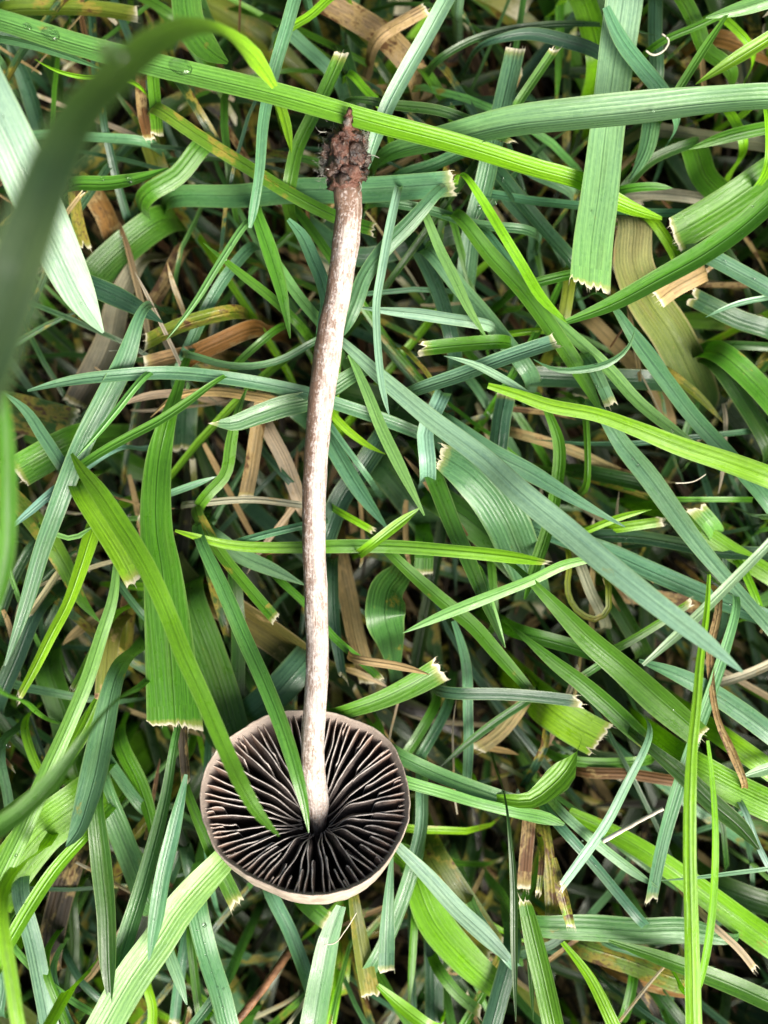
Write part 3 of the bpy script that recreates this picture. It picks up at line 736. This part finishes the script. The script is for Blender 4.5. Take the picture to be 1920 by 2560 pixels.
# stem
k = N('stem_skin'); uv = k.n('ShaderNodeUVMap', uv_map='uv').outputs[0]
sep = k.n('ShaderNodeSeparateXYZ'); k.put(sep.inputs[0], uv)
fib = k.noise(k.vmul(uv, (4.5, 0.34, 1)), 1.0, 5, 0.65); blot = k.noise(k.vmul(uv, (0.55, 0.16, 1)), 1.0, 4, 0.6)
gran = k.noise(k.vmul(uv, (3.2, 2.2, 1)), 1.0, 5, 0.7)
br = k.attr('brown')
f = k.math('ADD', k.math('ADD', k.math('MULTIPLY', fib, 0.65), k.math('MULTIPLY', blot, 0.55)), k.math('MULTIPLY', br, 0.36))
c = k.mix(k.ramp(f, 0.57, 0.80), (0.53, 0.455, 0.40, 1), (0.20, 0.125, 0.085, 1))
c = k.mix(k.math('MULTIPLY', k.ramp(k.math('SUBTRACT', k.math('MULTIPLY_ADD', gran, 0.6, k.math('MULTIPLY', k.noise(k.vmul(uv, (1.1, 0.5, 1)), 1.0, 6, 0.7), 0.6)), k.math('MULTIPLY', br, 0.10)), 0.52, 0.70), 0.8), c, (0.74, 0.675, 0.635, 1))
c = k.mix(k.math('MULTIPLY', k.ramp(k.math('ADD', gran, k.math('MULTIPLY', br, 0.12)), 0.70, 0.78), 0.6), c, (0.16, 0.09, 0.06, 1))
c = k.mix(k.attr('foot'), c, (0.10, 0.065, 0.055, 1))
bs = k.n('ShaderNodeBsdfPrincipled'); k.put(bs.inputs['Base Color'], c); bs.inputs['Roughness'].default_value = 0.55
bs.inputs['Specular IOR Level'].default_value = 0.35
bs.inputs['Subsurface Weight'].default_value = 0.15; bs.inputs['Subsurface Radius'].default_value = (0.0008, 0.0004, 0.0003); bs.inputs['Subsurface Scale'].default_value = 1.0
k.put(bs.inputs['Normal'], k.bump(k.math('ADD', fib, k.math('MULTIPLY', gran, 1.0)), 0.85, 0.00022)); k.put(k.out.inputs[0], bs.outputs[0]); M_STEM = k.m

STEM = [(746,372,26,54),(750,410,58,54),(753,450,58,54),(750,500,57,54),(740,575,56,55),(729,640,55,55),(717,700,56,56),(707,770,58,56),(698,830,57,56),
        (690,900,54,56),(684,970,52,56),(680,1040,51,56),(678,1100,50,56),(679,1200,50,56),(683,1300,50,56),(685,1380,49,56),
        (685,1450,49,57),(680,1530,50,58),(676,1600,50,57),(677,1680,52,51),(683,1730,54,43),(686,1772,40,33),(686,1795,34,27)]
pts = []
for i, (vx, vy, wv, zz) in enumerate(STEM):
    z = ZM + (zz-54)*0.3*MM; p = P(vx*1920/1659, vy*1920/1659, z); pts.append((p.x, p.y, p.z, wv*1920/1659*PX*(HC-z)/FOC/2))
sm, L = catmull(pts, 150)
NS = 32; V = []; F = []; UV = []; BR = []; FT = []
for i in range(150):
    T = Vector(sm[min(i+1,149), :3]-sm[max(i-1,0), :3]).normalized(); side = Vector((-T.y, T.x, 0)).normalized(); up = T.cross(side)
    if up.z < 0: up = -up
    if side.x > 0: side = -side           # side points to the photo's left
    y = i/149*L*1000
    for j in range(NS):
        a = 2*math.pi*j/NS
        q = Vector((math.cos(a)*2.2, math.sin(a)*2.2, y*0.28))
        rr = sm[i, 3]*(1 + 0.08*noise.noise(q) + 0.05*noise.noise(q*2.3) + 0.02*noise.noise(Vector((math.cos(a)*9, math.sin(a)*9, y*.25))))
        V.append(Vector(sm[i, :3]) + side*(math.cos(a)*rr) + up*(math.sin(a)*rr*0.97))
        aa = a if a <= math.pi else a - 2*math.pi
        UV.append((aa*1.5, y))
        tt = y/(L*1000); band = max(0, 1-abs(tt-0.32)/0.34)
        BR.append(max(0.0, min(1.0, (0.25+band)*max(0, math.cos(a)) + max(0, 1-tt/0.10)*0.9 + 0.12)))
        FT.append(max(0.0, 1-tt/0.035)*0.9 + max(0.0, (tt-0.965)/0.035)*0.75)
for i in range(149):
    for j in range(NS):
        a, b = i*NS+j, i*NS+(j+1) % NS; F.append((a, b, b+NS, a+NS))
F.append(tuple(range(NS))[::-1]); F.append(tuple(149*NS+j for j in range(NS)))
def put_attrs(o, **kw):
    me = o.data
    for nm, arr in kw.items():
        if nm == 'uv':
            li = np.zeros(len(me.loops), np.int32); me.loops.foreach_get('vertex_index', li)
            me.uv_layers.new(name='uv').data.foreach_set('uv', np.array(arr, np.float32)[li].ravel())
        else: me.attributes.new(nm, 'FLOAT', 'POINT').data.foreach_set('value', np.array(arr, np.float32))
stem = mesh_obj('stem', V, F, M_STEM, root); put_attrs(stem, uv=UV, brown=BR, foot=FT)
stem['label'] = 'long pale pinkish-brown fibrous stem with brown streaks'

# cap: outline traced on the tilted rim plane
TILT = math.radians(33)
ZC = ZM + 0.0012
C0 = P(659*1920/1659, 1745*1920/1659, ZC)
nrm = Vector((0, math.sin(TILT), math.cos(TILT))); ex = Vector((1, 0, 0)); ey = Vector((0, math.cos(TILT), -math.sin(TILT)))
RIM = [(555,1558),(600,1541),(650,1536),(710,1541),(760,1554),(815,1580),(850,1612),(872,1662),(884,1720),(880,1775),(862,1828),(828,1880),(785,1920),
       (730,1942),(680,1950),(625,1943),(570,1920),(520,1891),(472,1852),(449,1800),(434,1745),(433,1700),(449,1650),(480,1606),(515,1581)]
pol = []
eye = Vector((0, 0, HC))
for vx, vy in RIM:
    vy -= 12*max(0, (vy-1800)/150)          # the wall below the lower lip shows too
    d = P(vx*1920/1659, vy*1920/1659, ZM) - eye
    t = (C0-eye).dot(nrm)/d.dot(nrm); q = eye + d*t - C0
    pol.append((math.atan2(q.dot(ey), q.dot(ex)), math.hypot(q.dot(ex), q.dot(ey))))
pol.sort(); PA = np.array([a for a, _ in pol]); PR = np.array([r_ for _, r_ in pol])
PA = np.concatenate([PA-2*math.pi, PA, PA+2*math.pi]); PR = np.concatenate([PR]*3)
def RR(th):
    th = math.atan2(math.sin(th), math.cos(th)); return float(np.mean([np.interp(th+o_, PA, PR) for o_ in (-.06, -.03, 0, .03, .06)]))*(1+0.012*noise.noise(Vector((math.cos(th)*3.5, math.sin(th)*3.5, 0)))+0.008*noise.noise(Vector((math.cos(th)*11, math.sin(th)*11, 3))))
# the stem meets the cap off-centre: radial lines converge at the apex point
APX = P(686*1920/1659, 1792*1920/1659, ZM - 0.0066)
DEP = -(APX-C0).dot(nrm); AX = (APX-C0).dot(ex); AY = (APX-C0).dot(ey)
def capP(f, th, h):
    R_ = RR(th); g = max(0.0, 1-f)**1.3
    return C0 + ex*(f*R_*math.cos(th) + AX*g) + ey*(f*R_*math.sin(th) + AY*g) + nrm*h
HO = DEP + 0.0009
ho = lambda f: -HO*(1-f**11)
hi = lambda f: -(HO-0.0008)*(1-min(f/0.955, 1)**3.6) - 0.0006
k = N('cap_skin'); tc = k.n('ShaderNodeTexCoord').outputs['Object']
n1 = k.noise(tc, 420, 5, 0.6); n2 = k.noise(tc, 2600, 4, 0.7)
c = k.mix(k.ramp(n1, 0.35, 0.68), (0.50, 0.42, 0.34, 1), (0.29, 0.23, 0.18, 1)); c = k.mix(k.math('MULTIPLY', k.ramp(n2, 0.5, 0.75), 0.5), c, (0.60, 0.53, 0.47, 1))
c = k.mix(k.ramp(k.attr('inner'), 0.0, 0.22), c, (0.30, 0.245, 0.205, 1)); c = k.mix(k.ramp(k.attr('inner'), 0.3, 1.0), c, (0.050, 0.034, 0.030, 1))
bs = k.n('ShaderNodeBsdfPrincipled'); k.put(bs.inputs['Base Color'], c); bs.inputs['Roughness'].default_value = 0.6; bs.inputs['Specular IOR Level'].default_value = 0.3
k.put(bs.inputs['Normal'], k.bump(k.math('ADD', n1, n2), 0.6, 0.0002)); k.put(k.out.inputs[0], bs.outputs[0]); M_CAP = k.m
NT = 160; prof = []
for f in [0.02, .2, .4, .55, .65, .72, .78, .83, .87, .90, .925, .945, .96, .972, .982, .990, .996, 1.0]: prof.append((f, ho(f), 0.0))
prof += [(1.004, 0.00020, 0.0), (0.999, 0.00038, 0.0), (0.990, 0.00036, 0.02), (0.980, 0.00015, 0.14), (0.966, -0.00015, 0.3), (0.945, -0.0005, 0.55), (0.92, -0.0010, 0.9)]
for f in np.linspace(0.90, 0.02, 20): prof.append((f, hi(f), 1.0))
V = []; F = []; IN = []
for f, h, inn in prof:
    for j in range(NT):
        th = 2*math.pi*j/NT
        hh = h + (0.00016*noise.noise(Vector((math.cos(th)*6, math.sin(th)*6, f*9))) + 0.00010*noise.noise(Vector((math.cos(th)*24, math.sin(th)*24, f*9))) if f > .5 else 0)
        V.append(capP(f, th, hh)); IN.append(inn)
for i in range(len(prof)-1):
    for j in range(NT):
        a, b = i*NT+j, i*NT+(j+1) % NT; F.append((a, b, b+NT, a+NT))
F.append(tuple(range(NT))[::-1]); F.append(tuple((len(prof)-1)*NT+j for j in range(NT)))
cap = mesh_obj('cap', V, F, M_CAP, root); put_attrs(cap, inner=IN)
cap['label'] = 'bell-shaped grey-brown cap with pale rim'

# gills
def gill_mat(name, c1, c2, rim, rough, spec):
    k = N(name); tc = k.n('ShaderNodeTexCoord').outputs['Object']
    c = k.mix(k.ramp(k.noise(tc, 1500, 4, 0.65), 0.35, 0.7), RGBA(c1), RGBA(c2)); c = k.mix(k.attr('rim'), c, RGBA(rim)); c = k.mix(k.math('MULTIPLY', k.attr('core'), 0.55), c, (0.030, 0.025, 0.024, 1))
    bs = k.n('ShaderNodeBsdfPrincipled'); k.put(bs.inputs['Base Color'], c); bs.inputs['Roughness'].default_value = rough; bs.inputs['Specular IOR Level'].default_value = spec
    k.put(bs.inputs['Normal'], k.bump(k.noise(tc, 3000, 3, 0.6), 0.4, 0.0001)); k.put(k.out.inputs[0], bs.outputs[0]); return k.m
M_GF = gill_mat('gill_face', (0.055, 0.045, 0.041), (0.105, 0.084, 0.074), (0.21, 0.135, 0.10), 0.7, 0.25)
M_GE = gill_mat('gill_edge', (0.38, 0.34, 0.31), (0.58, 0.53, 0.49), (0.46, 0.37, 0.31), 0.55, 0.4)
rg = random.Random(3)
def sstep(a, b, x):
    t = min(1, max(0, (x-a)/(b-a))); return t*t*(3-2*t)
def gill(th, f0, f1, off):
    n = 30; V = []; F = []; MI = []; RM = []; CR = []; s1, s2 = rg.uniform(0, 6), rg.uniform(0, 6); amp = rg.uniform(.00006, .00024)*(f1-f0)
    lean = rg.uniform(-.0005, .0005)
    for i in range(n):
        t = i/(n-1); f = f0 + (f1-f0)*t
        swing = amp*math.sin(5*t+s1) + amp*.4*math.sin(13*t+s2) + off*(1-f)*0.0022
        if f < 0.34: swing += (0.34-f)*0.0025*math.sin(s2)
        e = -(DEP*0.36)*(1-f**1.5) - DEP*0.40*(1-sstep(0.10, 0.42, f)) + 0.00010*math.sin(9*t+s2) + 0.00006*noise.noise(Vector((t*40, s1, s2)))
        e = e*1.0 + 0.0002*(1-sstep(.86, .95, f)) - 0.0
        lo = hi(f)
        if f0 > 0.2: e = lo + (e-lo)*math.sqrt(min(1, t/0.16))        # short gills begin as a rounded step
        e = lo + (e-lo)*(1-0.5*sstep(.95, f1+.004, f)) if f > .95 else e
        e = max(e, lo+0.0001); b = lo - 0.0003
        tg = (-ex*math.sin(th) + ey*math.cos(th)); te = 0.00006*(0.9+0.5*noise.noise(Vector((t*14, s1, 0)))); tb = 0.00016
        base = capP(f, th, b) + tg*swing*0.3; sw = tg*(swing + lean*sstep(0, .3, t)*(1-t))
        top = capP(f, th, e) + sw; neck = capP(f, th, e-0.00010) + sw; mid = capP(f, th, e-0.0005 if e-0.0005 > b else (b+e)/2) + tg*swing*.8
        V += [base-tg*tb, mid-tg*tb*.8, neck-tg*te*1.6, top-tg*te*.6, top+tg*te*.6, neck+tg*te*1.6, mid+tg*tb*.8, base+tg*tb]
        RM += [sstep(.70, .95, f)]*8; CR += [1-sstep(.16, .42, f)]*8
    for i in range(n-1):
        for j in range(7):
            a = i*8+j; F.append((a, a+1, a+9, a+8)); MI.append(1 if j in (2, 3, 4) else 0)
    F.append(tuple(range(8))); MI.append(0); F.append(tuple((n-1)*8+j for j in range(8))[::-1]); MI.append(0)
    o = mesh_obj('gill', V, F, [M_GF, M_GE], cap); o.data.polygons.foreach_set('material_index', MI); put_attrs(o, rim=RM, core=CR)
NG = 37
for i in range(NG):
    th = 2*math.pi*(i + rg.uniform(-.14, .14))/NG
    gill(th, 0.13, 0.972 + rg.uniform(-.014, .010), rg.uniform(-.15, .15))
    st = 2*math.pi*(i + .5 + rg.uniform(-.1, .1))/NG
    gill(st, rg.choice([.42, .5, .58, .66, .74]) + rg.uniform(-.04, .04), 0.972 + rg.uniform(-.014, .010), rg.uniform(-.3, .3))
    if rg.random() < .4: gill(st + 2*math.pi*.25*rg.choice((-1, 1))/NG, rg.uniform(.80, .88), 0.97, 0)

# root bulb with soil
k = N('caked_bulb'); tc = k.n('ShaderNodeTexCoord').outputs['Object']
n1 = k.noise(tc, 330, 6, 0.65); n2 = k.noise(tc, 1500, 5, 0.7); n3 = k.noise(tc, 620, 4, 0.6)
c = k.mix(k.ramp(n1, 0.40, 0.60), (0.018, 0.012, 0.010, 1), (0.12, 0.046, 0.026, 1)); c = k.mix(k.math('MULTIPLY', k.ramp(n2, 0.5, 0.7), 0.6), c, (0.27, 0.18, 0.13, 1))
c = k.mix(k.math('MULTIPLY', k.ramp(n3, 0.60, 0.72), 0.7), c, (0.27, 0.25, 0.22, 1))
bs = k.n('ShaderNodeBsdfPrincipled'); k.put(bs.inputs['Base Color'], c); k.put(bs.inputs['Roughness'], k.math('MULTIPLY_ADD', n3, 0.7, 0.05)); bs.inputs['Specular IOR Level'].default_value = 0.6
k.put(bs.inputs['Normal'], k.bump(k.math('ADD', n2, n3), 1.0, 0.0004)); k.put(k.out.inputs[0], bs.outputs[0]); M_BULB = k.m
def lump(name, c, rad, mat, parent, seed, amp=0.35, freq=1.5, sub=3, axis=None):
    bm = bmesh.new(); bmesh.ops.create_icosphere(bm, subdivisions=sub, radius=1.0)
    for v in bm.verts:
        d = v.co.normalized(); q = d*freq + Vector((seed*3.1, seed*1.7, seed))
        f = 1 + amp*noise.noise(q) + amp*.6*noise.noise(q*2.3) + amp*.4*noise.noise(q*5) + amp*.25*noise.noise(q*11)
        v.co = Vector((d.x*rad[0]*f, d.y*rad[1]*f, d.z*rad[2]*f))
    if axis: bmesh.ops.rotate(bm, verts=bm.verts, matrix=Matrix.Rotation(axis, 3, 'Z'))
    bmesh.ops.translate(bm, verts=bm.verts, vec=c)
    me = bpy.data.meshes.new(name); bm.to_mesh(me); bm.free(); me.materials.append(mat)
    me.polygons.foreach_set('use_smooth', [True]*len(me.polygons))
    return link(bpy.data.objects.new(name, me), parent)
VP = lambda x, y, z: P(x*1920/1659, y*1920/1659, z)
vmm = 1920/1659*PX
bulb = lump('stem_base', VP(748, 332, ZM), (38*vmm, 60*vmm, 34*vmm), M_BULB, root, 2, 0.45, 1.5, 5)
bulb['label'] = 'swollen reddish-brown stem base caked with wet soil'
rb = random.Random(21)
clods = [(748,392,34,22,7),(722,372,20,16,6),(775,378,20,18,6),(755,372,22,18,9),(732,350,20,18,9),(770,330,18,26,8),(712,332,18,14,4),(735,300,22,18,6),(765,300,20,20,6),(752,272,16,20,3),
         (790,345,12,20,3),(718,392,14,12,2),(785,308,10,14,5),(703,352,14,12,1),(742,385,16,12,11)]
for i, (x, y, rx, ry, dz) in enumerate(clods):
    lump('soil_crumb', VP(x, y, ZM+(dz-4)*0.25*MM), (rx*vmm, ry*vmm, min(rx, ry)*vmm), M_CLOD if i % 3 else M_BULB, bulb, i+5, 0.5, 1.9, 3)
for i in range(60):
    an, ra = rb.uniform(0, 6.28), math.sqrt(rb.random()); x, y = 746+44*ra*math.cos(an), 342+62*ra*math.sin(an); s = rb.uniform(2, 7)
    lump('soil_crumb', VP(x, y, ZM+rb.uniform(-.4, 1.9)*MM*max(0, 1-abs(x-748)/60)), (s*vmm, s*vmm*rb.uniform(.6, 1.3), s*vmm), rb.choice([M_CLOD, M_CLOD, M_BULB]), bulb, i+40, 0.5, 1.8, 2)
def tube(name, pts, r0, r1, mat, parent=None, n=16, ns=6, bumpy=0.0, seed=0):
    s, _ = catmull([tuple(p) for p in pts], n); V = []; F = []
    for i in range(n):
        T = Vector(s[min(i+1,n-1)]-s[max(i-1,0)]).normalized(); a1 = T.orthogonal().normalized(); a2 = T.cross(a1); r_ = r0+(r1-r0)*i/(n-1)
        for j in range(ns):
            a = 2*math.pi*j/ns; q = 1+bumpy*noise.noise(Vector((i*.5, math.cos(a)*1.5+seed, math.sin(a)*1.5)))
            V.append(Vector(s[i]) + (a1*math.cos(a)+a2*math.sin(a))*r_*q)
    for i in range(n-1):
        for j in range(ns): a, b = i*ns+j, i*ns+(j+1) % ns; F.append((a, b, b+ns, a+ns))
    F.append(tuple(range(ns))[::-1]); F.append(tuple((n-1)*ns+j for j in range(ns)))
    return mesh_obj(name, V, F, mat, parent)
tube('rootlet', [VP(748,300,ZM+1.6*MM), VP(750,276,ZM+2.2*MM), VP(752,258,ZM+2.5*MM), VP(756,232,ZM+2.4*MM)], 15*vmm, 4*vmm, M_BULB, bulb, 20, 10, 1.3, 3)
for i in range(30):
    x, y = rb.uniform(700, 795), rb.uniform(280, 400); an = rb.uniform(0, 6.28); l = rb.uniform(14, 34)
    z = ZM + rb.uniform(-.5, 1.4)*MM
    tube('rootlet', [VP(x,y,z), VP(x+l*.5*math.cos(an), y+l*.5*math.sin(an), z+.3*MM), VP(x+l*math.cos(an+.5), y+l*math.sin(an+.5), z-.2*MM)], 1.6*vmm, .6*vmm, M_CLOD if i % 2 else M_FUZZ, bulb, 8, 5)
# grey web of mycelium on the left flank
V = []; F = []
for i in range(1100):
    x, y = rb.choice([(rb.gauss(704, 10), rb.gauss(352, 22)), (rb.gauss(788, 6), rb.gauss(312, 20)), (rb.gauss(730, 16), rb.gauss(305, 18))]); an = rb.uniform(0, 6.28); l = rb.uniform(5, 15); z = ZM + rb.uniform(-1.2, 1.0)*MM
    p0, p1 = VP(x, y, z), VP(x+l*math.cos(an), y+l*math.sin(an), z+rb.uniform(-.3, .3)*MM); sdv = (p1-p0).cross(Vector((0, 0, 1))).normalized()*0.00002
    up = Vector((0, 0, .00003)); b = len(V); V += [p0-sdv, p0+sdv, p0+up, p1]; F += [(b, b+1, b+3), (b+1, b+2, b+3), (b+2, b, b+3)]
my = mesh_obj('mycelium', V, F, M_FUZZ, bulb, False); my['kind'] = 'stuff'

# ------------------------------------------------------------------ twig, dry sticks, fibres
def loose(name, tile, pts, w, z, mat, label, cat, group=None, bumpy=.25):
    pp = [src(tile, *map(float, q.split(','))) for q in pts.split()]
    zs = z if isinstance(z, (list, tuple)) else [z]*len(pp)
    o = tube(name, [P(a, b, (zz+ZOFF)*MM) for (a, b), zz in zip(pp, zs)], w*tscale(tile)*PX/2, w*tscale(tile)*PX/2*.8, mat, None, 30, 10, bumpy, len(pts))
    return tag(o, label, cat, group)
loose('twig', 'K', '305,1210 150,1430 -30,1660 -130,1790', 55, [14, 17, 19, 19], M_TWIG, 'rusty brown twig poking out at the bottom border', 'twig')
loose('dry_stalk', 'L', '680,578 850,482 1038,382', 28, 25, M_FIBRE, 'short straight cream dry stalk lying across the lower right grass', 'straw')
loose('plant_fibre', 'K', '500,1188 560,1180 620,1110 690,1000', 7, 21, M_FIBRE, 'curved white hair-thin fibre just below the cap', 'fibre')
loose('plant_fibre', 'D', '645,610 700,608 775,612', 7, 20, M_FIBRE, 'straight white hair-thin fibre beside a hollow cut stalk', 'fibre')
loose('plant_fibre', 'F', '1110,1392 1230,1378 1290,1340', 8, 18, M_FIBRE, 'pale curved fibre at the end of a straw stalk near the right edge', 'fibre')
loose('plant_fibre', 'C', '935,300 980,325 1040,300 1070,240 1030,200', 14, 20, M_FIBRE, 'cream curled tendril beside the broad ragged-cut upright blade', 'fibre')

# ------------------------------------------------------------------ water drops on the blades
RA = np.array([(q[0], q[1], q[2][2]) for q in REG])
def drop(px, py, rx, ry, ang=0.0, label=None, group=None, flat=0.62):
    d = np.hypot(RA[:, 0]-px, RA[:, 1]-py); near = np.where(d < 14)[0]
    z = RA[near, 2].max() if len(near) else RA[np.argmin(d), 2]
    p = P(px, py, z); s = PX*(HC-z)/FOC
    bm = bmesh.new(); bmesh.ops.create_icosphere(bm, subdivisions=3, radius=1.0)
    for v in bm.verts:
        c = v.co; f = 1+.06*noise.noise(c*1.5+Vector((px, py, 0)))
        zz = c.z*flat*min(rx, ry) if c.z > 0 else c.z*.12*min(rx, ry)
        v.co = Vector((c.x*rx*f*s, c.y*ry*f*s, zz*s))
    bmesh.ops.rotate(bm, verts=bm.verts, matrix=Matrix.Rotation(ang, 3, 'Z'))
    me = bpy.data.meshes.new('water_droplet'); bm.to_mesh(me); bm.free(); me.materials.append(M_WATER)
    me.polygons.foreach_set('use_smooth', [True]*len(me.polygons))
    o = link(bpy.data.objects.new('water_droplet', me)); o.location = p + Vector((0, 0, .00003))
    tag(o, label or 'tiny bead of water on a grass blade', 'water drop', group or 'tiny water beads on the grass')
    return o
for (x, y, a, b, lab) in [(108, 75, 22, 16, 'rounded water drop on the long lime blade nearest the left border'),
                          (242, 113, 36, 21, 'large oval water drop on the long lime blade under the blurred blade'),
                          (390, 146, 26, 18, 'middle-sized water drop on the long lime blade just right of the blurred blade'),
                          (58, 58, 12, 9, 'small water drop on the long lime blade at its left end'),
                          (455, 168, 14, 8, 'small flat water drop on the long lime blade below the arching tip')]:
    q = (x*1920/1659, y*1920/1659); drop(q[0], q[1], a*1.157, b*1.157, math.radians(-17), lab, 'water drops on the long lime blade')
rd = random.Random(5)
BEADS = [('J',1170,1105,7),('J',1212,1075,13),('J',1215,1180,5),('J',1220,1250,6),('J',1240,1295,7),('J',1255,1350,5),('J',1290,1440,6),('J',1325,1450,9),('J',1300,1500,5),('J',1320,1560,6),('J',1265,1400,5),
         ('J',912,1053,9),('J',150,945,8),('J',5,920,7),('J',95,660,12),('J',225,560,14),('J',1065,1000,6),('A',1140,590,6),('A',1225,935,6),('A',770,1070,22),('A',610,1060,14),('A',20,690,9),('A',60,820,6),
         ('C',620,1255,9),('C',980,660,9),('C',1210,530,8),('C',915,715,6),('C',1570,1225,8),('C',1505,1385,6),('C',95,1060,8),('C',45,1200,7),('F',640,690,8),('F',650,820,9),('F',420,790,8),('F',860,1250,10),('F',890,1290,10),
         ('F',1010,1015,8),('F',1090,1085,10),('F',1410,85,9),('F',1580,180,9),('B',640,1020,16),('B',1560,1075,10),('B',1420,1230,18),('B',1515,1205,8),('B',1250,615,10),('B',1320,607,8),('B',350,1360,8),
         ('D',1250,220,6),('D',1240,300,5),('D',485,335,8),('D',340,1190,7),('D',285,1500,8),('D',525,1130,8),('D',560,1145,8),('E',965,385,6),('E',1250,770,6),('E',1275,545,8),('E',630,650,9),('I',820,258,6),
         ('I',1440,650,9),('I',1100,1270,8),('K',480,1352,6),('K',1400,770,6),('G',50,1480,16),('A',1370,1450,8),('A',1340,1540,7),('L',640,720,6),('L',560,575,6)]
for t, x, y, s in BEADS:
    px, py = src(t, x, y); sz = s*tscale(t)
    near = anchor(px, py)
    o = drop(px, py, sz*rd.uniform(.85, 1.1), sz*rd.uniform(.8, 1.05), rd.uniform(0, 3), ('larger' if s > 10 else 'tiny') + ' clear bead of water on a grass blade ' + near, 'small water beads scattered on the grass', 0.7)
